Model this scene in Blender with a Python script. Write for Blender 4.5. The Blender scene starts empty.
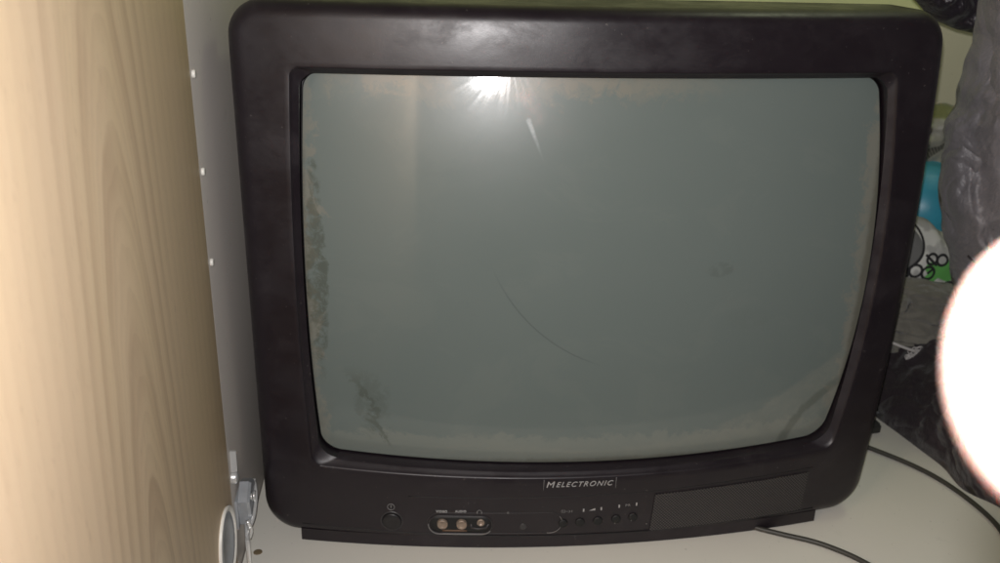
import bpy, bmesh, math, random
from mathutils import Vector, Matrix, noise
random.seed(7)
sc = bpy.context.scene
col = sc.collection

# ------------------------------------------------------------------ camera
CAM = Vector((-0.1297, -0.6516, 0.4820))
ROT = (1.1993, -0.0228, -0.0925)
cd = bpy.data.cameras.new('camera'); cam = bpy.data.objects.new('camera', cd); col.objects.link(cam)
cam.location = CAM; cam.rotation_euler = ROT
cd.sensor_width = 36.0; cd.lens = 33.26; cd.clip_start = 0.005; cd.clip_end = 50
cd.dof.use_dof = True; cd.dof.focus_distance = 0.66; cd.dof.aperture_fstop = 9.5
sc.camera = cam
from mathutils import Euler
CM = Euler(ROT, 'XYZ').to_matrix()
def cam_pt(x, y, z): return CAM + CM @ Vector((x, y, z))

# ------------------------------------------------------------------ world, lamps, exposure
w = bpy.data.worlds.new('World'); sc.world = w; w.use_nodes = True
w.node_tree.nodes['Background'].inputs[0].default_value = (0.90, 0.88, 0.84, 1)
w.node_tree.nodes['Background'].inputs[1].default_value = 0.06
def lamp(name, kind, loc, energy, colr, size, target=None):
    d = bpy.data.lights.new(name, kind); d.energy = energy; d.color = colr
    if kind == 'AREA': d.shape = 'DISK'; d.size = size
    else: d.shadow_soft_size = size
    o = bpy.data.objects.new(name, d); col.objects.link(o); o.location = loc
    if target is not None:
        o.rotation_euler = (Vector(target) - Vector(loc)).to_track_quat('-Z', 'Y').to_euler()
    return o
lamp('phone_flash', 'POINT', cam_pt(-0.003, 0.014, 0.003), 15.5, (1.0, 0.965, 0.965), 0.003)
lamp('wall_fill_lamp', 'AREA', (0.55, 0.10, 1.25), 1.3, (0.92, 1.0, 0.66), 0.25, (0.5, 0.5, 0.35))  # unseen fill lamp, added to brighten the lime wall behind the television
sc.view_settings.view_transform = 'Standard'; sc.view_settings.look = 'None'
sc.view_settings.exposure = 0.0; sc.view_settings.gamma = 1.0
sc.cycles.max_bounces = 6; sc.cycles.sample_clamp_indirect = 3.0
sc.cycles.caustics_reflective = False; sc.cycles.caustics_refractive = False

# ------------------------------------------------------------------ node helpers
class NT:
    def __init__(s, name):
        s.m = bpy.data.materials.new(name); s.m.use_nodes = True; s.t = s.m.node_tree
        s.b = s.t.nodes['Principled BSDF']; s.tc = s.t.nodes.new('ShaderNodeTexCoord')
        s.P = s.tc.outputs['Object']
        sp = s.t.nodes.new('ShaderNodeSeparateXYZ'); s.t.links.new(s.P, sp.inputs[0])
        s.x, s.y, s.z = sp.outputs
    def set(s, **k):
        for a, v in k.items():
            i = s.b.inputs[a.replace('_', ' ')]
            if hasattr(v, 'is_linked') or hasattr(v, 'node'): s.t.links.new(v, i)
            else: i.default_value = v
        return s
    def _in(s, i, v):
        if hasattr(v, 'node'): s.t.links.new(v, i)
        else: i.default_value = v
    def M(s, op, a, b=0.0, c=0.0, clamp=False):
        n = s.t.nodes.new('ShaderNodeMath'); n.operation = op; n.use_clamp = clamp
        s._in(n.inputs[0], a); s._in(n.inputs[1], b); s._in(n.inputs[2], c); return n.outputs[0]
    def noise(s, scale=5, detail=3, rough=0.5, stretch=(1, 1, 1), dist=0.0, off=(0, 0, 0)):
        mp = s.t.nodes.new('ShaderNodeMapping'); mp.inputs['Scale'].default_value = stretch; mp.inputs['Location'].default_value = off
        s.t.links.new(s.P, mp.inputs[0])
        n = s.t.nodes.new('ShaderNodeTexNoise'); s.t.links.new(mp.outputs[0], n.inputs['Vector'])
        n.inputs['Scale'].default_value = scale; n.inputs['Detail'].default_value = detail
        n.inputs['Roughness'].default_value = rough; n.inputs['Distortion'].default_value = dist
        return n.outputs[0]
    def ramp(s, v, a, b, inter='SMOOTHSTEP'):
        n = s.t.nodes.new('ShaderNodeMapRange'); n.interpolation_type = inter
        s._in(n.inputs[0], v); n.inputs[1].default_value = a; n.inputs[2].default_value = b
        return n.outputs[0]
    def mix(s, f, a, b):
        n = s.t.nodes.new('ShaderNodeMix'); n.data_type = 'RGBA'
        s._in(n.inputs[0], f)
        for i, v in ((6, a), (7, b)):
            if hasattr(v, 'node'): s.t.links.new(v, n.inputs[i])
            else: n.inputs[i].default_value = (*v, 1)
        return n.outputs[2]
    def bump(s, h, strength=0.3, dist=0.001, coat=False):
        n = s.t.nodes.new('ShaderNodeBump'); n.inputs['Strength'].default_value = strength; n.inputs['Distance'].default_value = dist
        s.t.links.new(h, n.inputs['Height']); s.t.links.new(n.outputs[0], s.b.inputs['Normal'])
        if coat: s.t.links.new(n.outputs[0], s.b.inputs['Coat Normal'])
        return s
def simple(name, c, rough=0.5, metal=0.0, nscale=60, var=0.15, bump=0.0, bd=0.0005, spec=0.5):
    n = NT(name); f = n.noise(nscale, 4, 0.6)
    n.set(Base_Color=n.mix(f, tuple(v * (1 - var) for v in c), tuple(min(1, v * (1 + var)) for v in c)), Roughness=rough, Metallic=metal, Specular_IOR_Level=spec)
    if bump: n.bump(n.noise(nscale * 6, 4, 0.6), bump, bd)
    return n.m

# ------------------------------------------------------------------ materials
def m_plastic():
    n = NT('charcoal_plastic')
    smear = n.noise(20, 8, 0.7, (1, 1, 1.6), 0.25)
    fine = n.noise(160, 3, 0.6)
    dust = n.M('MULTIPLY', n.ramp(n.noise(22, 6, 0.7, (1, 1, 1), 0.6), 0.48, 0.78), 0.40)
    c = n.mix(dust, (0.0095, 0.0062, 0.0090), (0.036, 0.030, 0.034))
    specks = n.ramp(n.noise(420, 1, 0.3), 0.77, 0.80)
    c = n.mix(n.M('MULTIPLY', specks, 0.5), c, (0.10, 0.09, 0.085))
    n.set(Base_Color=c, Roughness=n.M('ADD', 0.33, n.M('MULTIPLY', n.ramp(smear, 0.35, 0.65), 0.16)), Specular_IOR_Level=0.55)
    n.bump(n.M('ADD', fine, n.M('MULTIPLY', n.noise(1500, 2, 0.5), 0.6)), 0.13, 0.0003)
    return n.m
PLASTIC = m_plastic()
DARK = simple('dark_plastic_and_recess_shade', (0.006, 0.006, 0.006), 0.6)
BUTTON = simple('button_plastic', (0.012, 0.011, 0.012), 0.38)
GROOVE = simple('worn_edge_plastic', (0.034, 0.032, 0.033), 0.4)
PALEEDGE = simple('pale_edge_plastic', (0.16, 0.155, 0.15), 0.45)  # paler plastic for thin rims and small specks
def seg_d(n, a, b):
    ax, az = a; bx, bz = b; dx, dz = bx - ax, bz - az; L = dx * dx + dz * dz
    px, pz = n.M('SUBTRACT', n.x, ax), n.M('SUBTRACT', n.z, az)
    t = n.M('DIVIDE', n.M('ADD', n.M('MULTIPLY', px, dx), n.M('MULTIPLY', pz, dz)), L, clamp=True)
    qx, qz = n.M('SUBTRACT', px, n.M('MULTIPLY', t, dx)), n.M('SUBTRACT', pz, n.M('MULTIPLY', t, dz))
    return n.M('SQRT', n.M('ADD', n.M('MULTIPLY', qx, qx), n.M('MULTIPLY', qz, qz)))
def circ_d(n, c):
    px, pz = n.M('SUBTRACT', n.x, c[0]), n.M('SUBTRACT', n.z, c[1])
    return n.M('SQRT', n.M('ADD', n.M('MULTIPLY', px, px), n.M('MULTIPLY', pz, pz)))
def m_glass():
    n = NT('picture_tube_glass')
    cx, cz, hx, hz = 0.0075, 0.230, 0.217, 0.154
    ax = n.M('ABSOLUTE', n.M('DIVIDE', n.M('SUBTRACT', n.x, cx), hx))
    az = n.M('DIVIDE', n.M('SUBTRACT', n.z, cz), hz)
    aza = n.M('ABSOLUTE', az)
    nz = n.M('SUBTRACT', n.noise(26, 8, 0.7, (1, 1, 1), 1.2), 0.5)
    nf = n.M('SUBTRACT', n.noise(110, 6, 0.75, (1, 1, 1), 0.5), 0.5)
    wob = n.M('ADD', n.M('MULTIPLY', nz, 0.26), n.M('MULTIPLY', nf, 0.16))
    ex = n.ramp(n.M('ADD', ax, wob), 0.945, 0.98)
    ez = n.ramp(n.M('ADD', aza, wob), 0.86, 0.99)
    top = n.M('MULTIPLY', n.M('ADD', n.M('MULTIPLY', n.ramp(n.M('ADD', az, n.M('MULTIPLY', wob, 1.6)), 0.86, 0.93), 0.5), n.M('MULTIPLY', n.ramp(n.M('ADD', az, n.M('MULTIPLY', nf, 0.5)), 0.93, 0.97), 0.4)), n.M('MULTIPLY', n.ramp(n.x, 0.14, -0.02), n.ramp(n.noise(14, 5, 0.65, (1, 1, 0.4)), 0.36, 0.50)))
    edge = n.M('MAXIMUM', n.M('MULTIPLY', ex, 0.60), top)
    low = n.M('MULTIPLY', n.ramp(n.M('ADD', n.M('MULTIPLY', az, -1.0), n.M('MULTIPLY', wob, 0.8)), 0.83, 0.87), 0.45)
    base = n.mix(n.noise(5, 4, 0.55), (0.114, 0.142, 0.134), (0.134, 0.162, 0.153))
    c = n.mix(edge, base, (0.195, 0.187, 0.152))
    c = n.mix(low, c, (0.20, 0.215, 0.185))
    # an arc of dust left outside the last wipe, low on the right
    ra = n.M('SQRT', n.M('ADD', n.M('POWER', n.M('SUBTRACT', n.x, 0.02), 2.0), n.M('POWER', n.M('SUBTRACT', n.z, 0.365), 2.0)))
    arc = n.M('MULTIPLY', n.ramp(n.M('ADD', ra, n.M('MULTIPLY', nz, 0.02)), 0.277, 0.283), n.M('MULTIPLY', n.ramp(n.x, -0.12, 0.0), n.ramp(n.z, 0.20, 0.15)))
    c = n.mix(n.M('MULTIPLY', arc, n.M('ADD', 0.20, n.M('MULTIPLY', n.ramp(nf, -0.1, 0.1), 0.14))), c, (0.22, 0.225, 0.19))
    # cleaner dark swipes through that dust
    rb = n.M('SQRT', n.M('ADD', n.M('POWER', n.M('SUBTRACT', n.x, 0.27), 2.0), n.M('POWER', n.M('SUBTRACT', n.z, 0.05), 2.0)))
    swp = n.M('MULTIPLY', n.ramp(n.M('ABSOLUTE', n.M('SUBTRACT', n.M('ADD', rb, n.M('MULTIPLY', nz, 0.012)), 0.098)), 0.006, 0.002), n.ramp(n.z, 0.16, 0.12))
    c = n.mix(n.M('MULTIPLY', swp, 0.45), c, (0.055, 0.062, 0.05))
    film = n.ramp(n.noise(9, 7, 0.65, (1, 1, 1.4), 1.5, (3, 1, 2)), 0.52, 0.60)
    c = n.mix(n.M('MULTIPLY', film, 0.06), c, (0.22, 0.24, 0.21))
    # dark grime smear low on the left and small rub marks
    def blob(x0, z0, rx, rz, k):
        d = n.M('ADD', n.M('POWER', n.M('DIVIDE', n.M('SUBTRACT', n.x, x0), rx), 2.0), n.M('POWER', n.M('DIVIDE', n.M('SUBTRACT', n.z, z0), rz), 2.0))
        return n.M('MULTIPLY', n.M('MULTIPLY', n.ramp(n.M('ADD', d, n.M('MULTIPLY', nz, 3.0)), 1.0, 0.5), n.ramp(nf, -0.12, 0.05)), k)
    line = n.M('SUBTRACT', n.x, n.M('ADD', -0.158, n.M('MULTIPLY', n.M('SUBTRACT', 0.115, n.z), 0.45)))
    streak = n.M('MULTIPLY', n.ramp(n.M('ABSOLUTE', n.M('ADD', line, n.M('ADD', n.M('MULTIPLY', nz, 0.05), n.M('MULTIPLY', nf, 0.03)))), 0.006, 0.001), n.M('MULTIPLY', n.ramp(n.z, 0.165, 0.135), n.ramp(n.z, 0.083, 0.095)))
    g = n.M('MAXIMUM', n.M('MULTIPLY', streak, 0.5), n.M('MAXIMUM', blob(0.10, 0.243, 0.011, 0.007, 0.2), n.M('MAXIMUM', n.M('MAXIMUM', blob(-0.200, 0.235, 0.008, 0.085, 0.55), blob(-0.163, 0.125, 0.015, 0.035, 0.22)), blob(0.13, 0.20, 0.02, 0.01, 0.05))))
    c = n.mix(g, c, (0.045, 0.052, 0.036))
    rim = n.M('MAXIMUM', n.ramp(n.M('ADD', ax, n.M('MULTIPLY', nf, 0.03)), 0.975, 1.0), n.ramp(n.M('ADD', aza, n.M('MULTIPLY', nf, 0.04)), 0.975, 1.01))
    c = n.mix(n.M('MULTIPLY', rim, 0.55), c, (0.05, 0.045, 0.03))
    # faint curved scratch
    rr = n.M('SQRT', n.M('ADD', n.M('POWER', n.M('SUBTRACT', n.x, 0.06), 2.0), n.M('POWER', n.M('SUBTRACT', n.z, 0.30), 2.0)))
    sc_ = n.M('MULTIPLY', n.ramp(n.M('ABSOLUTE', n.M('SUBTRACT', rr, 0.142)), 0.0009, 0.0002), n.M('MULTIPLY', n.ramp(n.x, -0.075, -0.055), n.ramp(n.x, 0.02, -0.01)))
    c = n.mix(n.M('MULTIPLY', sc_, 0.35), c, (0.04, 0.05, 0.05))
    wipe = n.noise(7, 5, 0.6, (1, 1, 1), 1.6)
    n.set(Base_Color=c, Roughness=n.M('ADD', 0.27, n.M('MULTIPLY', wipe, 0.16)), Specular_IOR_Level=0.40,
          Coat_Weight=0.50, Coat_Roughness=n.M('ADD', 0.06, n.M('MULTIPLY', n.ramp(wipe, 0.4, 0.6), 0.08)), Coat_IOR=1.5)
    rings = n.M('SINE', n.M('MULTIPLY', rr, 2600.0))
    # greasy fan shaped wipe marks near the top
    fx, fz = n.M('SUBTRACT', n.x, -0.060), n.M('SUBTRACT', 0.395, n.z)
    ang = n.M('ARCTAN2', fx, fz); fr = n.M('SQRT', n.M('ADD', n.M('MULTIPLY', fx, fx), n.M('MULTIPLY', fz, fz)))
    cmb = n.t.nodes.new('ShaderNodeCombineXYZ'); n.t.links.new(n.M('MULTIPLY', ang, 9.0), cmb.inputs[0]); n.t.links.new(n.M('MULTIPLY', fr, 14.0), cmb.inputs[1])
    fn_ = n.t.nodes.new('ShaderNodeTexNoise'); fn_.inputs['Scale'].default_value = 1.0; fn_.inputs['Detail'].default_value = 4; n.t.links.new(cmb.outputs[0], fn_.inputs['Vector'])
    fan = n.M('MULTIPLY', n.ramp(fn_.outputs[0], 0.35, 0.70), n.ramp(n.M('ADD', fr, n.M('MULTIPLY', nz, 0.03)), 0.085, 0.03))
    n.set(Coat_Roughness=n.M('ADD', 0.05, n.M('ADD', n.M('MULTIPLY', n.ramp(wipe, 0.4, 0.6), 0.04), n.M('MULTIPLY', fan, 0.07))))
    # secondary flash reflection, painted as a pale streak into the glass colour
    pale_mark = n.ramp(n.M('ADD', seg_d(n, (-0.0475, 0.3530), (-0.0365, 0.3250)), n.M('MULTIPLY', n.M('SUBTRACT', 0.353, n.z), 0.05)), 0.0026, 0.0006)
    c = n.mix(n.M('MULTIPLY', n.M('MULTIPLY', pale_mark, n.ramp(n.z, 0.322, 0.352)), n.M('ADD', 0.45, n.M('MULTIPLY', nf, 1.6))), c, (0.50, 0.55, 0.57)); n.set(Base_Color=c)
    n.bump(n.M('ADD', n.M('MULTIPLY', rings, 0.012), n.M('MULTIPLY', n.noise(60, 5, 0.65), 1.0)), 0.12, 0.0004, coat=True)
    return n.m
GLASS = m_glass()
def m_grille():
    n = NT('speaker_mesh_plastic')
    s = 2 * math.pi / 0.0027
    g = n.M('MULTIPLY', n.M('SINE', n.M('MULTIPLY', n.x, s)), n.M('SINE', n.M('MULTIPLY', n.z, s)))
    n.set(Base_Color=n.mix(n.ramp(g, -0.2, 0.5), (0.008, 0.007, 0.007), (0.070, 0.063, 0.061)), Roughness=0.65)
    n.bump(g, 0.5, 0.0004); return n.m
GRILLE = m_grille()
PRINT = simple('white_print', (0.34, 0.34, 0.335), 0.5)
FAINT = simple('faded_print', (0.17, 0.17, 0.168), 0.5)
CHROME = simple('zinc_plated_steel', (0.74, 0.74, 0.72), 0.3, 0.6, 90, 0.15, 0.15)
STEELB = simple('dull_steel', (0.40, 0.42, 0.44), 0.4, 0.45, 70, 0.3, 0.2)
RUSTY = simple('tarnished_socket_metal', (0.30, 0.235, 0.185), 0.45, 0.5, 300, 0.5)
WHITEPL = simple('white_plastic', (0.72, 0.70, 0.64), 0.35)
def m_wood():
    n = NT('oak_foil_veneer')
    u = n.M('SUBTRACT', n.y, n.M('ADD', -0.205, n.M('MULTIPLY', n.z, 0.02)))
    wv = n.M('SUBTRACT', n.noise(3.0, 4, 0.5, (1, 4, 1.0), 0.3), 0.5)
    a = n.M('ADD', 0.022, n.M('MULTIPLY', n.M('SUBTRACT', n.z, 0.10), 0.105))
    r = n.M('SQRT', n.M('ADD', n.M('POWER', u, 2.0), n.M('POWER', a, 2.0)))
    r = n.M('ADD', r, n.M('MULTIPLY', wv, 0.014))
    f = n.M('FRACT', n.M('MULTIPLY', r, 95.0))
    ring = n.M('MULTIPLY', n.ramp(f, 0.25, 0.86), n.ramp(f, 1.0, 0.9))
    ring = n.M('MULTIPLY', ring, n.ramp(n.noise(6, 3, 0.5, (1, 5, 1)), 0.22, 0.5))
    ring = n.M('MULTIPLY', ring, n.M('ADD', 0.25, n.M('MULTIPLY', n.ramp(n.M('ABSOLUTE', u), 0.085, 0.045), 0.75)))
    ring = n.M('MULTIPLY', n.M('ADD', ring, n.M('MULTIPLY', n.ramp(n.M('FRACT', n.M('MULTIPLY', r, 420.0)), 0.2, 0.9), 0.35)), 0.8)
    fib = n.noise(30, 5, 0.7, (1, 34, 1.2))
    pore = n.ramp(n.noise(60, 3, 0.6, (1, 26, 1.5)), 0.60, 0.74)
    big = n.noise(4, 3, 0.5, (1, 5, 0.7))
    c = n.mix(big, (0.80, 0.61, 0.37), (0.86, 0.635, 0.45))
    c = n.mix(n.M('MULTIPLY', ring, 0.62), c, (0.50, 0.33, 0.20))
    c = n.mix(n.M('MULTIPLY', fib, 0.45), c, (0.88, 0.71, 0.51))
    c = n.mix(n.M('MULTIPLY', pore, 0.55), c, (0.46, 0.31, 0.20))
    n.set(Base_Color=c, Roughness=0.5, Specular_IOR_Level=0.35)
    n.bump(n.M('ADD', fib, pore), 0.12, 0.0004); return n.m
WOOD = m_wood()
def m_laminate(name, c1, c2, rough):
    n = NT(name)
    a = n.noise(7, 5, 0.6); sp = n.ramp(n.noise(210, 2, 0.5), 0.70, 0.76); st = n.ramp(n.noise(28, 5, 0.7, dist=0.6), 0.62, 0.78)
    c = n.mix(a, c1, c2)
    c = n.mix(n.M('MULTIPLY', sp, 0.35), c, tuple(v * 0.4 for v in c1)); c = n.mix(n.M('MULTIPLY', st, 0.25), c, tuple(v * 0.62 for v in c1))
    n.set(Base_Color=c, Roughness=n.M('ADD', rough, n.M('MULTIPLY', a, 0.1)), Specular_IOR_Level=0.3); n.bump(n.noise(400, 2, 0.5), 0.08, 0.0003); return n.m
PANEL = m_laminate('grey_white_panel_laminate', (0.46, 0.425, 0.39), (0.50, 0.465, 0.425), 0.42)
SHELF = m_laminate('worn_white_shelf_laminate', (0.58, 0.565, 0.505), (0.64, 0.625, 0.56), 0.5)
WALLM = m_laminate('lime_wall_paint', (0.66, 0.70, 0.36), (0.70, 0.74, 0.40), 0.8)
BOARD = m_laminate('beige_hardboard', (0.50, 0.48, 0.35), (0.54, 0.52, 0.38), 0.6)
CABLE = simple('grey_cable_rubber', (0.038, 0.036, 0.030), 0.5)
def m_cloth(name, c, rough=0.7, sheen=0.3, weave=900, var=0.3, bs=0.25, crinkle=False):
    n = NT(name); f = n.noise(11, 5, 0.6)
    n.set(Base_Color=n.mix(f, tuple(v * (1 - var) for v in c), tuple(v * (1 + var) for v in c)), Roughness=rough, Sheen_Weight=sheen)
    h = n.M('ADD', n.noise(weave, 2, 0.5), n.M('MULTIPLY', n.noise(60, 4, 0.6), 1.5))
    if crinkle:
        big = n.M('ABSOLUTE', n.M('SUBTRACT', n.noise(8, 3, 0.45, (2.2, 1, 1.2), 1.2, (0.3, 0, 0.7)), 0.5))
        rd = n.M('ABSOLUTE', n.M('SUBTRACT', n.noise(17, 5, 0.5, (1.8, 1, 0.7), 0.4), 0.5))
        h = n.M('ADD', n.M('MULTIPLY', h, 0.12), n.M('ADD', n.M('MULTIPLY', rd, 1.6), n.M('MULTIPLY', big, 7.0))); n.bump(h, 0.9, 0.006); return n.m
    n.bump(h, bs, 0.0008); return n.m
PUFFER = m_cloth('shiny_grey_nylon', (0.18, 0.168, 0.176), 0.42, 0.2, 500, 0.35, 0.35, True)
BLACKN = m_cloth('black_nylon', (0.022, 0.018, 0.024), 0.34, 0.1, 500, 0.4, 0.4, True)
BLACKC = m_cloth('purple_black_cotton', (0.020, 0.013, 0.017), 0.6, 0.15, 700, 0.3, 0.3, True)
GREYC = m_cloth('taupe_jersey', (0.16, 0.152, 0.125), 0.85, 0.3, 700, 0.35, 0.3, True)
BLUEM = simple('turquoise_plastic', (0.04, 0.27, 0.38), 0.4, 0, 40, 0.25, 0.15)
def m_patt():
    n = NT('printed_white_cotton')
    c = n.mix(n.ramp(n.noise(35, 3, 0.5), 0.45, 0.55), (0.66, 0.66, 0.62), (0.42, 0.42, 0.40))
    grey = n.ramp(circ_d(n, (0.388, 0.166)), 0.026, 0.025)
    c = n.mix(grey, c, (0.15, 0.15, 0.145))
    def minof(L):
        r = L[0]
        for v in L[1:]: r = n.M('MINIMUM', r, v)
        return r
    green = minof([seg_d(n, (0.400, 0.106), (0.430, 0.137)), seg_d(n, (0.430, 0.137), (0.450, 0.150)), seg_d(n, (0.425, 0.146), (0.448, 0.135))])
    c = n.mix(n.ramp(green, 0.0070, 0.0055), c, (0.13, 0.42, 0.10))
    rings = []
    for x, z, r in ((0.3961, 0.1251, .0065), (0.3945, 0.1380, .0062), (0.4085, 0.1425, .0068), (0.4230, 0.1400, .0070), (0.4250, 0.1555, .0058), (0.4370, 0.1540, .0058), (0.452, 0.118, .010), (0.383, 0.170, .031)):
        rings.append(n.M('ABSOLUTE', n.M('SUBTRACT', circ_d(n, (x, z)), r)))
    rings += [seg_d(n, (0.423, 0.140), (0.4275, 0.144)), seg_d(n, (0.418, 0.160), (0.4305, 0.149))]
    c = n.mix(n.ramp(minof(rings), 0.0019, 0.0011), c, (0.018, 0.018, 0.02))
    n.set(Base_Color=c, Roughness=0.85); n.bump(n.noise(700, 2, 0.5), 0.2, 0.0005); return n.m
PATT = m_patt()
def m_scarf():
    n = NT('chain_print_scarf')
    wob = n.M('MULTIPLY', n.M('SUBTRACT', n.noise(25, 3), 0.5), 0.02)
    def band(a, b, wd):
        d = n.M('ADD', seg_d(n, a, b), wob)
        return n.ramp(d, wd, wd * 0.7)
    c = n.mix(n.noise(12, 4), (0.22, 0.215, 0.18), (0.31, 0.30, 0.26))
    chk = n.ramp(n.M('SINE', n.M('MULTIPLY', n.M('ADD', n.x, n.M('MULTIPLY', n.z, 0.5)), 1500.0)), -0.3, 0.3)
    bd = n.M('MAXIMUM', band((0.43, 0.238), (0.50, 0.262), 0.005), band((0.43, 0.232), (0.50, 0.205), 0.0045))
    c = n.mix(n.M('MULTIPLY', bd, n.M('ADD', 0.55, n.M('MULTIPLY', chk, 0.4))), c, (0.03, 0.028, 0.024))
    c = n.mix(n.M('MULTIPLY', n.ramp(n.M('ADD', n.z, n.M('MULTIPLY', n.x, -0.5)), -0.018, -0.022), n.M('MULTIPLY', n.ramp(n.M('SINE', n.M('MULTIPLY', n.z, 1400.0)), -0.2, 0.2), 0.8)), c, (0.04, 0.04, 0.035))
    c = n.mix(n.ramp(n.M('ADD', n.z, wob), 0.2825, 0.2865), c, (0.14, 0.145, 0.055))
    n.set(Base_Color=c, Roughness=0.45, Sheen_Weight=0.2); n.bump(n.noise(600, 2), 0.2, 0.0005); return n.m
SCARF = m_scarf()
def m_skin():
    n = NT('skin'); n.set(Base_Color=n.mix(n.noise(40, 4), (0.76, 0.44, 0.37), (0.80, 0.50, 0.43)), Roughness=0.5, Subsurface_Weight=0.5, Subsurface_Scale=0.008)
    n.b.inputs['Subsurface Radius'].default_value = (1.0, 0.35, 0.2)
    n.bump(n.noise(900, 3), 0.2, 0.0003); return n.m
SKIN = m_skin()
NAIL = simple('fingernail', (0.80, 0.58, 0.50), 0.3, 0, 30, 0.05)

# ------------------------------------------------------------------ object helpers
def empty(name, loc, label, cat, group=None):
    o = bpy.data.objects.new(name, None); col.objects.link(o); o.location = loc; o.empty_display_size = 0.02
    o['label'] = label; o['category'] = cat
    if group: o['group'] = group
    return o
def link(name, bm, mat, parent=None, smooth=True, label=None, cat=None, kind=None, group=None, autos=None):
    me = bpy.data.meshes.new(name); bmesh.ops.recalc_face_normals(bm, faces=bm.faces[:]) if not getattr(bm, 'keep', False) else None
    bm.to_mesh(me); bm.free()
    if smooth:
        for p in me.polygons: p.use_smooth = True
        if autos is not None: me.set_sharp_from_angle(angle=math.radians(autos))
    for m in (mat if isinstance(mat, list) else [mat]): me.materials.append(m)
    o = bpy.data.objects.new(name, me); col.objects.link(o)
    if parent is not None:
        o.parent = parent
        base = parent
        loc = Vector()
        while base is not None: loc += base.location; base = base.parent
        o.location = -loc if parent.parent is None else Vector()
    if label: o['label'] = label
    if cat: o['category'] = cat
    if kind: o['kind'] = kind
    if group: o['group'] = group
    return o
def box(bm, a, b, bev=0.0, seg=2):
    r = bmesh.ops.create_cube(bm, size=1.0)
    c = [(a[i] + b[i]) / 2 for i in range(3)]; s = [abs(b[i] - a[i]) for i in range(3)]
    for v in r['verts']: v.co = Vector([c[i] + v.co[i] * s[i] for i in range(3)])
    if bev:
        es = set(e for v in r['verts'] for e in v.link_edges)
        bmesh.ops.bevel(bm, geom=list(es), offset=bev, segments=seg, affect='EDGES', profile=0.5)
def boxo(name, a, b, mat, parent=None, bev=0.001, **k):
    bm = bmesh.new(); box(bm, a, b, bev); return link(name, bm, mat, parent, autos=40, **k)
def loft(loops, closed=True, cap_first=False, cap_last=False, bm=None):
    bm = bm or bmesh.new(); rows = [[bm.verts.new(p) for p in L] for L in loops]
    n = len(rows[0])
    for r in range(len(rows) - 1):
        for i in range(n if closed else n - 1):
            j = (i + 1) % n
            bm.faces.new((rows[r][i], rows[r][j], rows[r + 1][j], rows[r + 1][i]))
    if cap_first: bm.faces.new(rows[0][::-1])
    if cap_last: bm.faces.new(rows[-1])
    return bm
def spline(pts, n):
    out = []; P = [Vector(p) for p in pts]; P = [2 * P[0] - P[1]] + P + [2 * P[-1] - P[-2]]
    for i in range(1, len(P) - 2):
        for k in range(n):
            t = k / n; a, b, c, d = P[i - 1:i + 3]
            out.append(0.5 * ((2 * b) + (c - a) * t + (2 * a - 5 * b + 4 * c - d) * t * t + (3 * b - a - 3 * c + d) * t ** 3))
    out.append(P[-2]); return out
def tube(pts, r, seg=10, n=8, bm=None, taper=None):
    C = spline(pts, n) if n > 1 else [Vector(p) for p in pts]
    up = Vector((0.13, 0.2, 1)); loops = []
    for i, p in enumerate(C):
        t = (C[min(i + 1, len(C) - 1)] - C[max(i - 1, 0)]).normalized()
        s = t.cross(up).normalized(); u = s.cross(t)
        rr = r * (taper(i / (len(C) - 1)) if taper else 1)
        loops.append([p + (s * math.cos(2 * math.pi * k / seg) + u * math.sin(2 * math.pi * k / seg)) * rr for k in range(seg)])
    return loft(loops, True, True, True, bm)

# ================================================================== the setting
ZW = -0.2688
bm = bmesh.new(); box(bm, (-1.6, 0.50, -0.30), (1.8, 0.56, 1.6)); link('wall', bm, WALLM, kind='structure', smooth=False)
b = boxo('board', (0.40, 0.470, 0.0), (0.80, 0.482, 0.388), BOARD, None, 0.0008, label='plain beige board leaning against the lime wall behind the television, right of it', cat='board')

cab = empty('cabinet', (ZW, 0.2, 0.0), 'open cabinet with grey side panel, oak grained door and worn white shelf under the television', 'cabinet')
boxo('side_panel', (ZW - 0.018, -0.041, -0.04), (ZW, 0.498, 0.80), PANEL, cab, 0.0001)
sh = boxo('shelf', (ZW + 0.0008, -0.13, -0.022), (1.1, 0.498, 0.0), SHELF, cab, 0.0012, label='worn off white shelf with scuffs and specks')
# screw cap in the shelf and tiny crumbs
def disc(bm, c, r, h, axis='z', seg=20, dome=0.0):
    c = Vector(c); A = {'z': (Vector((1, 0, 0)), Vector((0, 1, 0)), Vector((0, 0, 1))), 'x': (Vector((0, 1, 0)), Vector((0, 0, 1)), Vector((1, 0, 0))), 'y': (Vector((1, 0, 0)), Vector((0, 0, 1)), Vector((0, -1, 0)))}[axis]
    L = []
    for rr, hh in ((r, 0), (r, h * 0.7), (r * 0.86, h), (r * 0.4, h + dome)):
        L.append([c + (A[0] * math.cos(2 * math.pi * k / seg) + A[1] * math.sin(2 * math.pi * k / seg)) * rr + A[2] * hh for k in range(seg)])
    loft(L, True, True, True, bm)
bm = bmesh.new(); disc(bm, (-0.2575, -0.0175, -0.0004), 0.0036, 0.0009); sca = link('screw_cap', bm, simple('brown_screw_cap', (0.16, 0.12, 0.07), 0.5), sh)
bm = bmesh.new()
disc(bm, (ZW + 0.0, -0.0345, 0.3865), 0.0026, 0.0008, 'x')
for i, z in enumerate((0.3865, 0.3220, 0.2575)):
    bm = bmesh.new(); disc(bm, (ZW - 0.0002, -0.0345, z), 0.0027, 0.0022, 'x'); link('shelf_pin_plug', bm, WHITEPL, cab.children[0] if False else bpy.data.objects['side_panel'])
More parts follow.
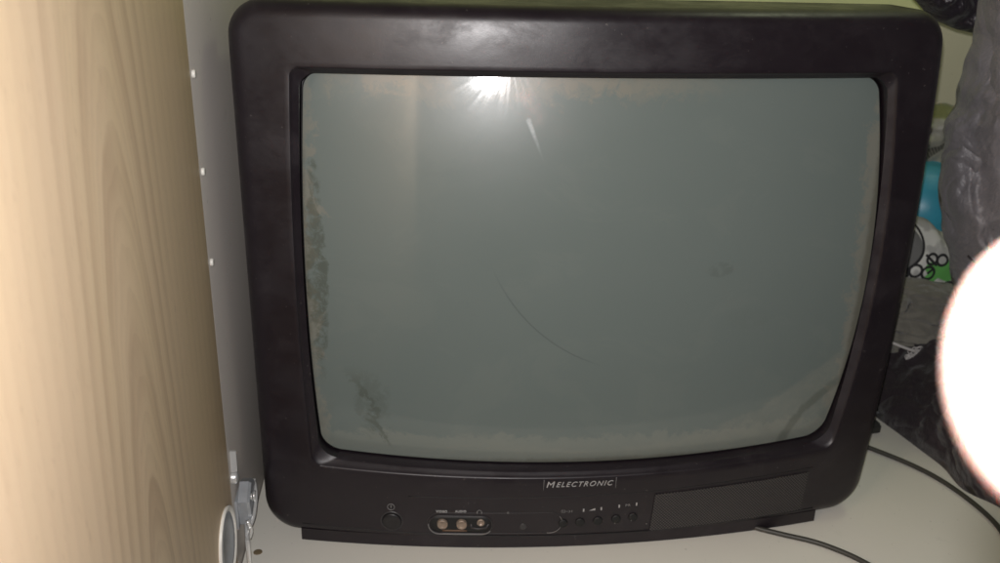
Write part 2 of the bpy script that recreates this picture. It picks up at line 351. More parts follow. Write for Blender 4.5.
# door: a slab opened back toward the viewer
dh = Vector((ZW + 0.0004, -0.0418, 0)); ang = math.radians(2.0)
dd = Vector((-math.sin(ang), -math.cos(ang), 0)); dn = Vector((-math.cos(ang), math.sin(ang), 0))
bm = bmesh.new(); box(bm, (-0.55, 0.0, -0.10), (0.0, 0.018, 0.80), 0.0010)   # local: x along the door (negative = away from hinge), y into thickness
for v in bm.verts:
    q = dh + dd * (-v.co.x) + dn * v.co.y; v.co = Vector((q.x, q.y, v.co.z))
door = link('door', bm, WOOD, cab, autos=40, label='pale oak grained cabinet door standing open')
# hinge cup set in the door (its flange stands a little proud)
def onDoor(s, z, h): return dh + dd * s - dn * h + Vector((0, 0, z))
bm = bmesh.new(); cz = 0.046; cs = 0.026
L = []
for rr, hh in ((0.0245, -0.0005), (0.0250, 0.0014), (0.0244, 0.0022), (0.0234, 0.0022), (0.0212, 0.0012), (0.0205, -0.0004), (0.006, -0.0004)):
    L.append([onDoor(cs + math.cos(t) * rr * 1.0, cz + math.sin(t) * rr * 1.22, hh) for t in [2 * math.pi * k / 48 for k in range(48)]])
cup = link('hinge_cup', loft(L, True, False, True), WHITEPL, door, label='bright white rim of the hinge cup')
bm = loft([[onDoor(cs + math.cos(t) * rr, cz + math.sin(t) * rr * 1.22, hh) for t in [2 * math.pi * k / 32 for k in range(32)]] for rr, hh in ((0.0212, 0.0008), (0.0190, 0.0016), (0.0150, 0.0014), (0.0135, 0.0003), (0.0004, 0.0003))], True, False, True)
link('hinge_cup', bm, STEELB, door, label='bright steel inside of the hinge cup')
# hinge fixed to the side panel
hin = boxo('hinge', (ZW - 0.0003, -0.034, 0.034), (ZW + 0.0022, -0.004, 0.060), STEELB, cab, 0.0009)
bm = bmesh.new()
pl = [(-0.032, 0.058), (-0.018, 0.068), (-0.004, 0.062), (0.0005, 0.050), (-0.001, 0.038), (-0.012, 0.031), (-0.028, 0.035)]
loft([[(ZW + h, y * s + oy, z * s + oz) for y, z in pl] for h, s, oy, oz in ((0.0022, 1, 0, 0), (0.0090, 1, 0, 0), (0.0110, 0.90, -0.0015, 0.005))], True, True, True, bm)
link('mounting_plate', bm, STEELB, hin, autos=35)
bm = tube([(ZW + 0.010, -0.036, 0.036), (ZW + 0.0125, -0.026, 0.042), (ZW + 0.0125, -0.012, 0.050), (ZW + 0.010, 0.000, 0.056)], 0.0016, 8, 6); link('hinge_spring', bm, CHROME, hin)
bm = tube([(ZW + 0.009, 0.0005, 0.058), (ZW + 0.010, 0.001, 0.048), (ZW + 0.008, -0.001, 0.037)], 0.0019, 8, 6)
link('hinge_pin', bm, CHROME, hin)
bm = tube([(ZW + 0.009, -0.035, 0.043), (ZW + 0.011, -0.034, 0.034), (ZW + 0.009, -0.033, 0.026)], 0.0017, 8, 6); link('hinge_pin', bm, CHROME, hin)
bm = bmesh.new(); box(bm, (ZW + 0.004, -0.050, 0.003), (ZW + 0.0075, -0.022, 0.036), 0.0012)
for v in bm.verts: v.co.x += max(0, -v.co.y - 0.03) * 0.25
link('hinge_arm', bm, CHROME, hin, autos=35)
bm = bmesh.new(); disc(bm, (ZW + 0.0110, -0.013, 0.051), 0.0045, 0.0016, 'x'); disc(bm, (ZW + 0.0110, -0.024, 0.058), 0.0026, 0.0012, 'x'); link('screw', bm, CHROME, hin)
bm = bmesh.new(); disc(bm, (ZW, -0.0325, 0.0815), 0.0050, 0.0040, 'x', 20, 0.001); 
loft([[(ZW + h, -0.0315 + y, 0.094 + z) for y, z in ((-0.0028 * s, -0.007), (0.0028 * s, -0.007), (0.001 * s, 0.010), (-0.001 * s, 0.010))] for h, s in ((0, 1), (0.003, 1), (0.0045, 0.5))], True, True, True, bm)
link('door_bumper', bm, CHROME, bpy.data.objects['side_panel'], autos=35)

# ================================================================== the television
HW = 0.25; BUL = 0.0287
def fy(x): return -BUL * (1 - (x / HW) ** 2)
RG = 0.95
def gy(x, z): return -0.0255 + ((x - 0.008) ** 2 + (z - 0.223) ** 2) / (2 * RG)
NS, NC = 40, 10
def rrect(xl, xr, zb, zt, rb, rt, bl=0, br=0, bb=0, bt=0):
    xc, zc = (xl + xr) / 2, (zb + zt) / 2; hx, hz = (xr - xl) / 2, (zt - zb) / 2; pts = []
    def arc(cx, cz, r, a0): 
        for k in range(NC): 
            a = a0 + (math.pi / 2) * k / NC; pts.append((cx + r * math.cos(a), cz + r * math.sin(a)))
    def side(x0, z0, x1, z1):
        for k in range(NS): t = k / NS; pts.append((x0 + (x1 - x0) * t, z0 + (z1 - z0) * t))
    side(xl + rb, zb, xr - rb, zb); arc(xr - rb, zb + rb, rb, -math.pi / 2)
    side(xr, zb + rb, xr, zt - rt); arc(xr - rt, zt - rt, rt, 0)
    side(xr - rt, zt, xl + rt, zt); arc(xl + rt, zt - rt, rt, math.pi / 2)
    side(xl, zt - rt, xl, zb + rb); arc(xl + rb, zb + rb, rb, math.pi)
    out = []
    for x, z in pts:
        u = (x - xc) / hx; v = (z - zc) / hz
        out.append((x + (br if u > 0 else bl) * u * (1 - v * v), z + (bt if v > 0 else bb) * v * (1 - u * u)))
    return out
def outer(d): return rrect(-0.2530 + d, 0.2585 - d, 0.0085 + d, 0.4300 - d, 0.027 - d * 0.9, 0.024 - d * 0.9, 0, 0.0085, 0.0025, 0.0005)
def opening(d): return rrect(-0.2105 - d, 0.2200 + d, 0.0755 - d, 0.3870 + d, 0.008 + d * 0.5, 0.006 + d * 0.5, 0.0045, 0.0155, 0.0065, 0.001)
def glassr(d): return rrect(-0.2035 - d, 0.2145 + d, 0.0815 - d, 0.3815 + d, 0.015 + d * 0.3, 0.011 + d * 0.3, 0.005, 0.0135, 0.0075, 0.0015)
tv = empty('television', (0, 0.1, 0), 'bulky charcoal tube television with dusty grey green screen on the white shelf', 'television')
F = []
def addl(L, fn): F.append([(x, fn(x, z), z) for x, z in L])
addl(outer(0.0), lambda x, z: 0.050)
addl(outer(0.0), lambda x, z: fy(x) * 0.6 + 0.024)
addl(outer(0.0), lambda x, z: fy(x) + 0.0125)
for k in range(1, 7):
    a = (math.pi / 2) * k / 6; addl(outer(0.010 * (1 - math.cos(a))), lambda x, z: fy(x) + 0.0125 - 0.0125 * math.sin(a))
O1, O2 = outer(0.010), opening(0.0014)
for k in range(1, 13):
    t = k / 12; addl([(p[0] + (q[0] - p[0]) * t, p[1] + (q[1] - p[1]) * t) for p, q in zip(O1, O2)], lambda x, z: fy(x))
addl(opening(0.0004), lambda x, z: fy(x) + 0.0003)
addl(opening(0.0), lambda x, z: fy(x) + 0.0012)
G1 = glassr(0.0015); O0 = opening(0.0)
for k in (0.35, 0.7, 1.0):
    L = []
    for p, q in zip(O0, G1):
        x = p[0] + (q[0] - p[0]) * k; z = p[1] + (q[1] - p[1]) * k
        L.append((x, fy(p[0]) + 0.0012 + 0.0036 * k, z))
    F.append(L)
F.append([(x, gy(x, z) + 0.012, z) for x, z in glassr(0.0022)])
F = [[(x, y + 1.2 * max(0.0, z - 0.385) ** 2, z) for x, y, z in L] for L in F]
body = link('front_bezel', loft(F), PLASTIC, tv, autos=50)
# black rubber gasket behind the bezel edge
bm = loft([[(x, gy(x, z) + o, z) for x, z in glassr(d)] for d, o in ((0.0006, 0.0100), (0.0006, -0.0002), (-0.0012, 0.0006), (-0.0012, 0.0100))]); link('screen_gasket', bm, DARK, tv)
# picture tube face
GL = []
for k in range(0, 25):
    t = (1 - k / 24) ** 0.8 if k < 24 else 0.0
    L = []
    for x, z in glassr(0.0):
        X, Z = 0.009 + (x - 0.009) * max(t, 0.003), 0.230 + (z - 0.230) * max(t, 0.003)
        L.append((X, gy(X, Z), Z))
    GL.append(L)
GL.insert(0, [(x, gy(x, z) + 0.012, z) for x, z in glassr(0.0)])
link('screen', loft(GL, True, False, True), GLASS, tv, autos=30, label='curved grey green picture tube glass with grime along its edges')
# rear housing
RH = []
for y, xl, xr, zb, zt, r in ((0.040, -0.246, 0.249, 0.014, 0.4275, 0.030), (0.13, -0.242, 0.245, 0.014, 0.424, 0.030), (0.16, -0.228, 0.231, 0.016, 0.410, 0.04), (0.30, -0.165, 0.170, 0.022, 0.345, 0.05), (0.42, -0.14, 0.145, 0.026, 0.315, 0.04), (0.425, -0.13, 0.135, 0.036, 0.305, 0.04)):
    RH.append([(x, y, z) for x, z in rrect(xl, xr, zb, zt, r, r)])
link('rear_housing', loft(RH, True, True, True), PLASTIC, tv, autos=35)
# base foot following the curved front
FT = []
nx = 40
def foot_loop(z, d):
    L = [(-0.2235 + d + (0.2160 + 0.2235 - 2 * d) * k / nx, 0, z) for k in range(nx + 1)]
    L = [(x, fy(x) + 0.0012 + d, z) for x, _, z in L]
    return L + [(0.2160 - d, 0.30, z), (-0.2235 + d, 0.30, z)]
link('base', loft([foot_loop(0.0004, 0.0015), foot_loop(0.0015, 0.0), foot_loop(0.0125, 0.0)], True, True, True), PLASTIC, tv, autos=35)

# --- controls, on the curved lower front
def bent(pts_xz, off): return [(x, fy(x) - off, z) for x, z in pts_xz]
def patch(outline, off, thick=0.0008, inset=0.0004):
    cx = sum(p[0] for p in outline) / len(outline); cz = sum(p[1] for p in outline) / len(outline)
    sc_ = lambda s: [(cx + (x - cx) * s, cz + (z - cz) * s) for x, z in outline]
    m = max(max(abs(x - cx), abs(z - cz)) for x, z in outline)
    L = [bent(outline, off - thick), bent(outline, off), bent(sc_(1 - inset / m), off + inset)]
    for s in (0.75, 0.5, 0.25, 0.01): L.append(bent(sc_(s), off + inset))
    return loft(L, True, False, True)
def pill(x0, x1, zc, r, n=14, m=14):
    P = [(x0 + (x1 - x0) * k / m, zc - r) for k in range(m)]
    P += [(x1 + r * math.cos(a), zc + r * math.sin(a)) for a in [-math.pi / 2 + math.pi * k / n for k in range(n)]]
    P += [(x1 + (x0 - x1) * k / m, zc + r) for k in range(m)]
    P += [(x0 + r * math.cos(a), zc + r * math.sin(a)) for a in [math.pi / 2 + math.pi * k / n for k in range(n)]]
    return P
def circle(x, z, r, n=24): return [(x + r * math.cos(2 * math.pi * k / n), z + r * math.sin(2 * math.pi * k / n)) for k in range(n)]
def stroke(pts_xz, wd, off=0.0004, closed=False):
    P = [(x, fy(x) - off, z) for x, z in pts_xz]
    if closed: P.append(P[0])
    return tube(P, wd, 6, 1)
def densify(P, n):
    o = []
    for a, b in zip(P[:-1], P[1:]): o += [(a[0] + (b[0] - a[0]) * k / n, a[1] + (b[1] - a[1]) * k / n) for k in range(n)]
    return o + [P[-1]]
# power button with a darker moat
bm = bmesh.new(); x0, z0 = -0.1488, 0.0262
link('button_surround', loft([bent(circle(x0, z0, r), o) for r, o in ((0.0094, -0.0003), (0.0090, 0.0003), (0.0082, 0.0003), (0.0080, -0.0004))]), GROOVE, tv)
link('power_button', loft([bent(circle(x0, z0, r), o) for r, o in ((0.0078, -0.0005), (0.0078, 0.0012), (0.0070, 0.0020), (0.0040, 0.0014), (0.0003, 0.0011))], True, False, True), BUTTON, tv)
# control flap outline, and a flat dark plate imitating the socket recess's shade
zc = 0.0245
P = pill(-0.1105, -0.0205, 0.0262, 0.0098, 14, 40)
bm = stroke(P, 0.00022, 0.0001, True); link('control_flap', bm, GROOVE, tv, label='pill shaped control flap outline')
bm = stroke([p for p in P if p[0] > -0.024 and p[1] < 0.0335], 0.00032, 0.0003); link('control_flap', bm, PALEEDGE, tv)
link('socket_shade_plate', patch(pill(-0.1105, -0.0760, 0.0252, 0.0075), 0.0002), DARK, tv)
rec = bpy.data.objects['socket_shade_plate']
bm = stroke(pill(-0.1105, -0.0760, 0.0248, 0.0083), 0.00045, 0.0003, True); link('socket_frame', bm, GROOVE, tv)
Pl = [p for p in pill(-0.1105, -0.0760, 0.0246, 0.0088) if p[1] < 0.0215 or (p[0] < -0.116 and p[1] < 0.028)]
Pl = sorted([p for p in Pl if p[0] >= -0.1105 and p[1] < 0.02], key=lambda p: p[0])
lft = [(-0.1105 + 0.0088 * math.cos(a), 0.0246 + 0.0088 * math.sin(a)) for a in [math.pi * (0.98 + 0.5 * k / 10) for k in range(10)]]
bm = stroke(lft + Pl, 0.00045, 0.0006); link('socket_frame', bm, PALEEDGE, tv, label='pale lower rim of the socket plate')
for x, z in ((-0.1080, 0.0262), (-0.0925, 0.0262)):
    s = link('socket', loft([bent(circle(x, z, r), o) for r, o in ((0.0044, 0.0003), (0.0042, 0.0030), (0.0034, 0.0034), (0.0028, 0.0026), (0.0003, 0.0026))], True, False, True), RUSTY, tv)
s = link('headphone_jack', loft([bent(circle(-0.0770, 0.0275, r), o) for r, o in ((0.0032, 0.0003), (0.0031, 0.0016), (0.0022, 0.0018), (0.0018, 0.0006), (0.0003, 0.0006))], True, False, True), RUSTY, tv)
bm = stroke([(-0.0850, 0.026), (-0.0842, 0.0225), (-0.079, 0.0212), (-0.0725, 0.0225), (-0.0705, 0.026)], 0.0008, 0.0006); link('jack_surround', bm, GROOVE, tv)
bm = stroke(densify([(-0.108, 0.0192), (-0.088, 0.0192)], 6), 0.0009, 0.0004); link('socket_frame', bm, simple('rust_stain', (0.10, 0.055, 0.03), 0.6), tv)
# small push buttons
for x, z in ((-0.0098, 0.0252), (0.0042, 0.0258), (0.0190, 0.0264), (0.0342, 0.0272), (0.0482, 0.0282)):
    link('push_button', loft([bent(circle(x, z, r, 16), o) for r, o in ((0.0040, 0.0002), (0.0038, 0.0010), (0.0030, 0.0014), (0.0003, 0.0009))], True, False, True), DARK, tv)
link('infrared_window', patch(circle(-0.0425, 0.0232, 0.0030, 16), 0.0003), GROOVE, tv)
link('standby_light', patch(circle(-0.0551, 0.0365, 0.0010, 12), 0.0003), PALEEDGE, tv)
# horizontal seam and lower edge seam
bm = stroke(densify([(-0.135, 0.0505), (-0.06, 0.0500), (0.062, 0.0520), (0.205, 0.0585)], 14), 0.00035, -0.00005); link('panel_seam', bm, DARK, tv)
bm = stroke(densify([(-0.222, 0.0185), (-0.06, 0.0135), (0.062, 0.0130), (0.212, 0.0165)], 14), 0.0004, -0.0001); link('panel_seam', bm, DARK, tv)
# speaker grille
GN, GMm = 30, 8
gc = lambda u, v: ((0.0655 + (0.2015 - 0.0655) * u) + (0 if v else 0), (1 - v) * (0.0140 + 0.0035 * u) + v * (0.0490 + 0.0055 * u))
bm = bmesh.new(); rows = []
for j in range(GMm + 1):
    rows.append([bm.verts.new((x - (1 - j / GMm) * 0.002, fy(x - (1 - j / GMm) * 0.002) - 0.0010, z)) for x, z in [gc(i / GN, j / GMm) for i in range(GN + 1)]])
for j in range(GMm):
    for i in range(GN): bm.faces.new((rows[j][i], rows[j][i + 1], rows[j + 1][i + 1], rows[j + 1][i]))
r = bmesh.ops.extrude_face_region(bm, geom=bm.faces[:]); 
for v in [g for g in r['geom'] if isinstance(g, bmesh.types.BMVert)]: v.co.y += 0.0016
link('speaker_grille', bm, GRILLE, tv, autos=40)

# --- printed writing
dg = None
def text(s, x, z, h, mat, name, width=None, shear=0.0, spacing=1.0, bold=0.0, parent=None):
    c = bpy.data.curves.new(name, 'FONT'); c.body = s; c.size = 1.0; c.shear = shear; c.space_character = spacing; c.offset = bold
    c.extrude = 0.0; c.align_x = 'LEFT'
    o = bpy.data.objects.new(name, c); col.objects.link(o)
    bpy.context.view_layer.update()
    me = bpy.data.meshes.new_from_object(o.evaluated_get(bpy.context.evaluated_depsgraph_get()))
    bpy.data.objects.remove(o); bpy.data.curves.remove(c)
    xs = [v.co.x for v in me.vertices]; ys = [v.co.y for v in me.vertices]
    sx = (h / (max(ys) - min(ys))); kx = (width / (max(xs) - min(xs))) if width else sx
    bm = bmesh.new(); bm.from_mesh(me); bpy.data.meshes.remove(me)
    for v in bm.verts:
        X = x + (v.co.x - min(xs)) * kx; Z = z + (v.co.y - min(ys)) * sx
        v.co = Vector((X, fy(X) - 0.00045, Z))
    r = bmesh.ops.extrude_face_region(bm, geom=bm.faces[:])
    for v in [g for g in r['geom'] if isinstance(g, bmesh.types.BMVert)]: v.co.y += 0.0008
    return link(name, bm, mat, parent or tv, smooth=False)
text('M', -0.0248, 0.0601, 0.0053, PRINT, 'brand_lettering', 0.0066, 0.2, bold=0.0)
text('ELECTRONIC', -0.0170, 0.0603, 0.0046, PRINT, 'brand_lettering', 0.0465, 0.35, 1.25)
for x in (-0.0270, 0.0318):
    bm = stroke([(x - 0.0002, 0.0575), (x, 0.0675)], 0.00022, 0.0003); link('brand_lettering', bm, FAINT, tv)
text('VIDEO', -0.1132, 0.0362, 0.0021, PRINT, 'printed_label', 0.0092, 0, 1.1, 0.02)
text('AUDIO', -0.0978, 0.0366, 0.0021, PRINT, 'printed_label', 0.0090, 0, 1.1, 0.02)
bm = stroke([(-0.0782 + 0.0018 * math.cos(a), 0.0370 + 0.0020 * math.sin(a)) for a in [math.pi * k / 10 for k in range(11)]], 0.00025, 0.0003)
stroke_b = None
for xx in (-0.0800, -0.0764): tube([(xx, fy(xx) - 0.0003, 0.0358), (xx, fy(xx) - 0.0003, 0.0374)], 0.0005, 6, 1, bm)
link('headphone_symbol', bm, FAINT, tv)
bm = stroke(circle(-0.1492, 0.0400, 0.0028), 0.00032, 0.0003, True)
tube([(-0.1492, fy(-0.1492) - 0.0003, 0.0384), (-0.1492, fy(-0.1492) - 0.0003, 0.0416)], 0.0004, 6, 1, bm); link('power_symbol', bm, FAINT, tv)
text('(|)', -0.0118, 0.0355, 0.0030, FAINT, 'printed_label', 0.0034)
text('-)|', -0.0078, 0.0357, 0.0022, FAINT, 'printed_label', 0.0050)
def mark(pts, name='printed_label', mat=PRINT): link(name, patch(pts, 0.0002, 0.0006, 0.0001), mat, tv, smooth=False)
def rect(x, z, wd, h): return [(x - wd / 2, z - h / 2), (x + wd / 2, z - h / 2), (x + wd / 2, z + h / 2), (x - wd / 2, z + h / 2)]
mark(rect(0.0066, 0.0372, 0.0012, 0.0028)); mark(rect(0.0212, 0.0380, 0.0012, 0.0028)); mark(rect(0.0360, 0.0395, 0.0012, 0.0028)); mark(rect(0.0505, 0.0405, 0.0012, 0.0028))
mark([(0.0112, 0.0368), (0.0162, 0.0368), (0.0162, 0.0388)])
text('P', 0.0412, 0.0390, 0.0022, FAINT, 'printed_label', 0.0016); text('R', 0.0436, 0.0390, 0.0022, FAINT, 'printed_label', 0.0018)
for x, z in ((0.0332, 0.0240), (0.0468, 0.0255), (0.0605, 0.0205)): link('pale_mark', patch(circle(x, z, 0.0006, 8), 0.0013 if x < 0.05 else 0.0003), PALEEDGE, tv)  # tiny pale specks on and beside the small buttons

# ================================================================== cables and plug
def top(L, z=0.0029): return [(x, y, z) for x, y in L]
bm = tube(top([(0.245, 0.215), (0.285, 0.150), (0.3111, 0.1167), (0.3436, 0.0781), (0.362, 0.045), (0.372, 0.005), (0.3727, -0.030), (0.362, -0.055), (0.345, -0.078), (0.315, -0.105)]), 0.0023)
link('power_cable', bm, CABLE, label='grey rubber cable curving from behind the television past the black garment', cat='cable')
bm = tube(top([(0.10, 0.06), (0.130, 0.015), (0.155, -0.0105), (0.178, -0.024), (0.203, -0.0365), (0.220, -0.050), (0.2325, -0.064), (0.245, -0.085), (0.25, -0.118)]), 0.0022)
link('signal_cable', bm, CABLE, label='grey cable emerging from under the television foot below the speaker grille', cat='cable')
# dark wedge shaped plug lying beside the television
pg = empty('plug', (0.335, 0.150, 0), 'small dark wedge shaped plug on the shelf beside the television', 'plug')
bm = bmesh.new()
tri = [(0.300, 0.128), (0.348, 0.136), (0.334, 0.182), (0.294, 0.195)]
loft([[(x, y, z) for x, y in tri] if s == 1 else [(0.312 + (x - 0.312) * s, 0.157 + (y - 0.157) * s, z) for x, y in tri] for z, s in ((0.0005, 1), (0.010, 1), (0.016, 0.8))], True, True, True, bm)
bmesh.ops.bevel(bm, geom=bm.edges[:], offset=0.0015, segments=2, affect='EDGES')
link('plug_body', bm, simple('black_plug_plastic', (0.02, 0.02, 0.018), 0.5), pg, autos=40)
bm = tube([(0.336, 0.150, 0.013), (0.346, 0.154, 0.0135), (0.354, 0.158, 0.013)], 0.0012, 8, 4); link('prong', bm, STEELB, pg)

# ================================================================== the clothes piled at the right
def inside(P, x, y):
    c = False; j = len(P) - 1
    for i in range(len(P)):
        if (P[i][1] > y) != (P[j][1] > y) and x < (P[j][0] - P[i][0]) * (y - P[i][1]) / (P[j][1] - P[i][1]) + P[i][0]: c = not c
        j = i
    return c
def smooth_outline(P, n=10): 
    m = len(P); out = []
    for i in range(m):
        a, b, c, d = [Vector(P[(i + k - 1) % m]) for k in range(4)]
        for k in range(n):
            t = k / n; out.append(tuple(0.5 * ((2 * b) + (c - a) * t + (2 * a - 5 * b + 4 * c - d) * t * t + (3 * b - a - 3 * c + d) * t ** 3)))
    return out
def fold(p, seed, freq, direc, amp):
    q = Vector((p.x * direc[0], p.y, p.z * direc[1])) * freq + Vector((seed * 3.1, seed * 1.7, seed))
    a = noise.noise(q); b = noise.noise(q * 2.3 + Vector((5, 1, 2))); r = 1 - abs(noise.noise(q * 1.2 + Vector((9, 9, 1)))) * 2.2
    r2 = 1 - abs(noise.noise(q * 2.1 + Vector((2, 7, 4)))) * 2.6
    return amp * (0.8 * a + 0.35 * b + 0.45 * r + 0.30 * r2)
def garment(outline, plane, thick, seed, rings=34, freq=16, direc=(1, 1), amp=0.012, n=14, edge_amp=0.0):
    """closed soft solid: outline in (x, z), lying about y = a + b*x + c*z, domed both ways and folded"""
    S = smooth_outline(outline, n)
    cx = sum(p[0] for p in S) / len(S); cz = sum(p[1] for p in S) / len(S)
    def ring(t, sgn):
        L = []
        for x, z in S:
            X, Z = cx + (x - cx) * t, cz + (z - cz) * t
            dome = math.sqrt(max(0.0, 1 - t ** 3))
            y = plane[0] + plane[1] * X + plane[2] * Z
            wv = noise.noise(Vector((x, z, seed)) * 45) * 0.004 * t; X += wv; Z += wv * 0.6
            p = Vector((X, y, Z))
            y += -sgn * thick * dome - (fold(p, seed, freq, direc, amp) * min(1.0, (1 - t) * 7) if sgn > 0 else 0)
            L.append((X, y, Z))
        return L
    loops = [ring(max(0.01, 1 - (k / rings)), -1) for k in range(rings, 0, -3)] + [ring(1.0, 1)] + [ring(max(0.01, 1 - (k / rings)), 1) for k in range(1, rings + 1)]
    return loft(loops, True, True, True)
GP = 'clothes piled on the shelf'
# black heap lying on the shelf: height field over its footprint, closed underneath
foot = [(0.345, 0.26), (0.352, 0.205), (0.358, 0.172), (0.366, 0.135), (0.372, 0.104), (0.378, 0.070), (0.3765, 0.034), (0.392, 0.008), (0.405, -0.020), (0.440, -0.045), (0.52, -0.06), (0.64, -0.03), (0.66, 0.12), (0.62, 0.30), (0.50, 0.36), (0.38, 0.33)]
S = smooth_outline(foot, 10); cx, cy = 0.48, 0.15; LL = []
for k in range(0, 41):
    t = 1 - k / 40; t = max(t, 0.01); L = []
    for x, y in S:
        X, Y = cx + (x - cx) * t, cy + (y - cy) * t
        d = (1 - t)
        h = 0.050 * (1 - math.exp(-d / 0.07)) + 0.055 * min(1, d * 1.4) + -max(0, (Y - 0.08)) * 0.12 * min(1, d * 6)
        p = Vector((X, Y, 0)); h += fold(p, 4.0, 26, (1, 1), 0.013) * min(1, d * 8) + fold(p, 9.0, 9, (1, 1), 0.010) * min(1, d * 5)
        LL_ = (X, Y, 0.0006 + max(0.0, h)); L.append(LL_)
    LL.append(L)
bm = loft(LL, True, True, True)
link('black_garment', bm, BLACKC, label='purplish black garment heaped on the shelf at the bottom of the pile', cat='garment', group=GP)
link('grey_top', garment([(0.3450, 0.1100), (0.3560, 0.1310), (0.3850, 0.1400), (0.4397, 0.1330), (0.4985, 0.1250), (0.5400, 0.0900), (0.5226, 0.0465), (0.4676, 0.0431), (0.4031, 0.0494), (0.3550, 0.0576)], (0.235, 0, -0.15), 0.030, 2, amp=0.015, freq=26, direc=(0.6, 2.2)), GREYC,
     label='taupe grey jersey top folded between the printed cloth and the black garment', cat='garment', group=GP)
# lace trim on the grey top
bm = bmesh.new()
for i in range(26):
    x0 = 0.385 + random.random() * 0.020; z0 = 0.063 + random.random() * 0.014 - (x0 - 0.385) * 0.1; r = 0.0016 + random.random() * 0.0014
    yy = 0.178
    tube([(x0 + r * math.cos(a), yy + random.random() * 0.001, z0 + r * math.sin(a)) for a in [2 * math.pi * k / 8 for k in range(9)]], 0.0006, 5, 1, bm)
tube([(0.366, 0.180, 0.083), (0.374, 0.178, 0.080), (0.385, 0.177, 0.076), (0.392, 0.177, 0.074)], 0.0016, 6, 4, bm)
link('lace_trim', bm, simple('white_lace', (0.5, 0.48, 0.46), 0.8), bpy.data.objects['grey_top'])
link('printed_cloth', garment([(0.3600, 0.1886), (0.4094, 0.1950), (0.4535, 0.1741), (0.4963, 0.1632), (0.5234, 0.1214), (0.5117, 0.0849), (0.468, 0.0854), (0.4128, 0.0982), (0.3676, 0.1011)], (0.262, 0, 0), 0.028, 3, amp=0.004, freq=18), PATT,
     label='white cloth printed with black rings and green strokes, below the turquoise bowl', cat='cloth', group=GP)
# turquoise bowl lying on its side
bw = Vector((0.452, 0.312, 0.190)); ax = Vector((-0.35, -1.0, 0.25)).normalized(); s1 = ax.cross(Vector((0, 0, 1))).normalized(); s2 = s1.cross(ax)
L = []
for k in range(0, 19):
    a = (math.pi / 2) * k / 18; L.append((0.056 * math.cos(a) + 0.0005, -0.040 + 0.045 * math.sin(a)))
prof = [(0.0005, -0.038), (0.03, -0.036), (0.047, -0.028), (0.055, -0.012), (0.0575, -0.010), (0.0580, -0.012), (0.0575, -0.014), (0.0555, -0.012)]
prof = [(0.0005, 0.034), (0.018, 0.033), (0.022, 0.030), (0.034, 0.026), (0.045, 0.014), (0.051, -0.004), (0.0535, -0.016), (0.0575, -0.0175), (0.0580, -0.0195), (0.0575, -0.0210), (0.0530, -0.0195), (0.0500, -0.014), (0.047, -0.004), (0.041, 0.012), (0.030, 0.022), (0.0005, 0.027)]
loops = [[bw - ax * -h * 1.0 + (s1 * math.cos(2 * math.pi * k / 56) + s2 * math.sin(2 * math.pi * k / 56)) * r for k in range(56)] for r, h in prof]
link('bowl', loft(loops, True, True, True), BLUEM, label='turquoise plastic bowl turned bottom outward in the pile beside the television', cat='bowl')
link('head_scarf', garment([(0.4091, 0.2770), (0.4400, 0.2800), (0.4563, 0.2830), (0.4700, 0.2930), (0.4900, 0.2980), (0.5231, 0.2783), (0.5404, 0.2016), (0.4861, 0.1757), (0.4137, 0.1819)], (0.365, 0, 0), 0.026, 6, amp=0.010, freq=22, direc=(1, 1.6)), SCARF,
     label='taupe silky scarf printed with dark chains, between the bowl and the beige board', cat='scarf', group=GP)
link('puffer_jacket', garment([(0.3790, 0.500), (0.3690, 0.440), (0.3715, 0.405), (0.3680, 0.3755), (0.3658, 0.3374), (0.3620, 0.3147), (0.3685, 0.2583), (0.3800, 0.214), (0.3940, 0.1825), (0.4110, 0.1350), (0.4448, 0.1000), (0.5278, 0.0800), (0.5744, 0.1973), (0.5670, 0.3428), (0.5370, 0.50)], (0.145, 0, 0), 0.036, 8, rings=70, amp=0.028, freq=15, direc=(1.6, 0.8)), PUFFER,
     label='shiny grey quilted nylon jacket hanging down over the right of the pile', cat='jacket', group=GP)
pj = bpy.data.objects['puffer_jacket']
bm = tube([(0.377, 0.120, 0.246), (0.389, 0.110, 0.236), (0.400, 0.104, 0.231), (0.415, 0.100, 0.228), (0.45, 0.098, 0.226)], 0.0014, 6, 8); link('quilt_seam', bm, BLACKC, pj)
bm = tube([(0.389, 0.120, 0.200), (0.400, 0.113, 0.190), (0.410, 0.109, 0.184), (0.425, 0.108, 0.180), (0.46, 0.104, 0.176)], 0.0012, 6, 8); link('quilt_seam', bm, BLACKC, pj)
link('black_jacket', garment([(0.3262, 0.5051), (0.3350, 0.4509), (0.3489, 0.4254), (0.3640, 0.4090), (0.3874, 0.3987), (0.4119, 0.3917), (0.4578, 0.3886), (0.480, 0.42), (0.4657, 0.5076)], (0.225, 0, 0), 0.022, 11, amp=0.014, freq=24), BLACKN,
     label='black nylon jacket edge hanging at the top right above the television corner', cat='jacket', group=GP)

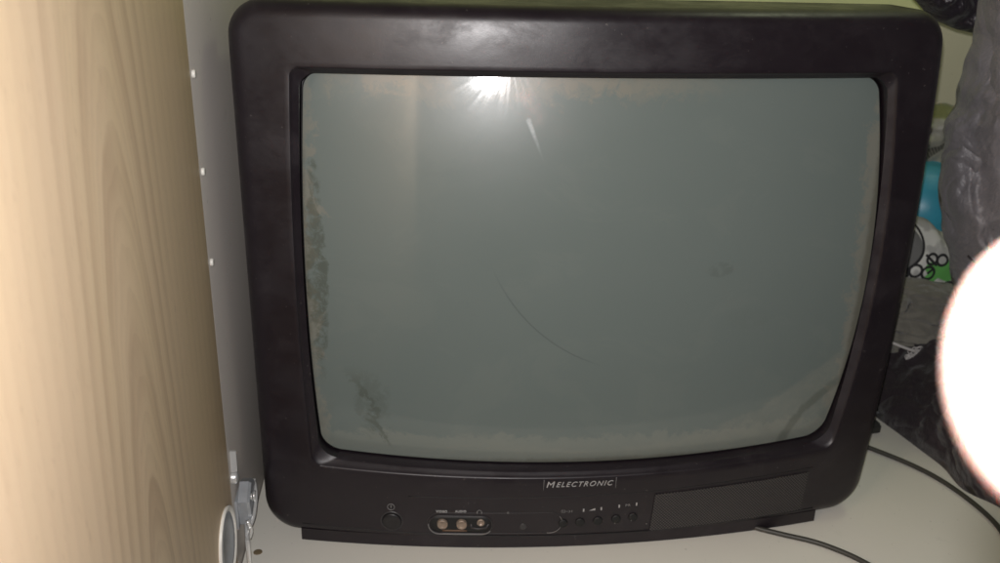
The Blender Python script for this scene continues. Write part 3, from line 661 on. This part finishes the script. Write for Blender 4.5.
# ================================================================== the hand at the right edge
person = empty('person', cam_pt(0.10, -0.03, -0.01), 'pale fingertip glowing white in the flash at the right edge, in front of the clothes', 'person')
def skinned(name, chains, mat, parent):
    me = bpy.data.meshes.new(name); vs = []; es = []; rs = []; idx = {}
    for ch in chains:
        prev = None
        for (x, y, z, r) in ch:
            key = (round(x, 5), round(y, 5), round(z, 5))
            if key not in idx: idx[key] = len(vs); vs.append(cam_pt(x, y, z) - person.location); rs.append(r)
            if prev is not None: es.append((prev, idx[key]))
            prev = idx[key]
    me.from_pydata([tuple(v) for v in vs], es, []); me.materials.append(mat)
    o = bpy.data.objects.new(name, me); col.objects.link(o); o.parent = parent
    md = o.modifiers.new('skin', 'SKIN'); md.use_smooth_shade = True
    lay = me.skin_vertices[0].data if me.skin_vertices else None
    if lay is None: 
        bpy.context.view_layer.update(); lay = me.skin_vertices[0].data
    for i, r in enumerate(rs): lay[i].radius = (r, r * 0.93); lay[i].use_root = (i == 0)
    sb = o.modifiers.new('sub', 'SUBSURF'); sb.levels = 2; sb.render_levels = 3
    return o
W = (0.150, -0.085, 0.050, 0.024); Pm = (0.125, -0.058, 0.028, 0.024)
ch = [[(0.20, -0.15, 0.075, 0.030), W, Pm],
      [Pm, (0.104, -0.028, 0.008, 0.013), (0.082, -0.012, -0.022, 0.0098), (0.056, -0.007, -0.043, 0.0098), (0.0365, -0.0050, -0.0502, 0.0104), (0.0252, -0.0050, -0.0505, 0.0080)],
      [Pm, (0.112, -0.046, -0.004, 0.012), (0.098, -0.036, -0.034, 0.0095), (0.082, -0.036, -0.048, 0.0088), (0.070, -0.038, -0.050, 0.0076)],
      [Pm, (0.118, -0.062, -0.004, 0.0115), (0.108, -0.058, -0.034, 0.0090), (0.094, -0.060, -0.048, 0.0083), (0.083, -0.063, -0.049, 0.0072)],
      [Pm, (0.124, -0.078, 0.002, 0.0105), (0.118, -0.080, -0.024, 0.0080), (0.108, -0.083, -0.038, 0.0074), (0.099, -0.086, -0.040, 0.0064)],
      [Pm, (0.112, -0.064, 0.046, 0.0125), (0.092, -0.048, 0.052, 0.0105), (0.072, -0.038, 0.048, 0.0090)]]
skinned('hand', ch, SKIN, person)
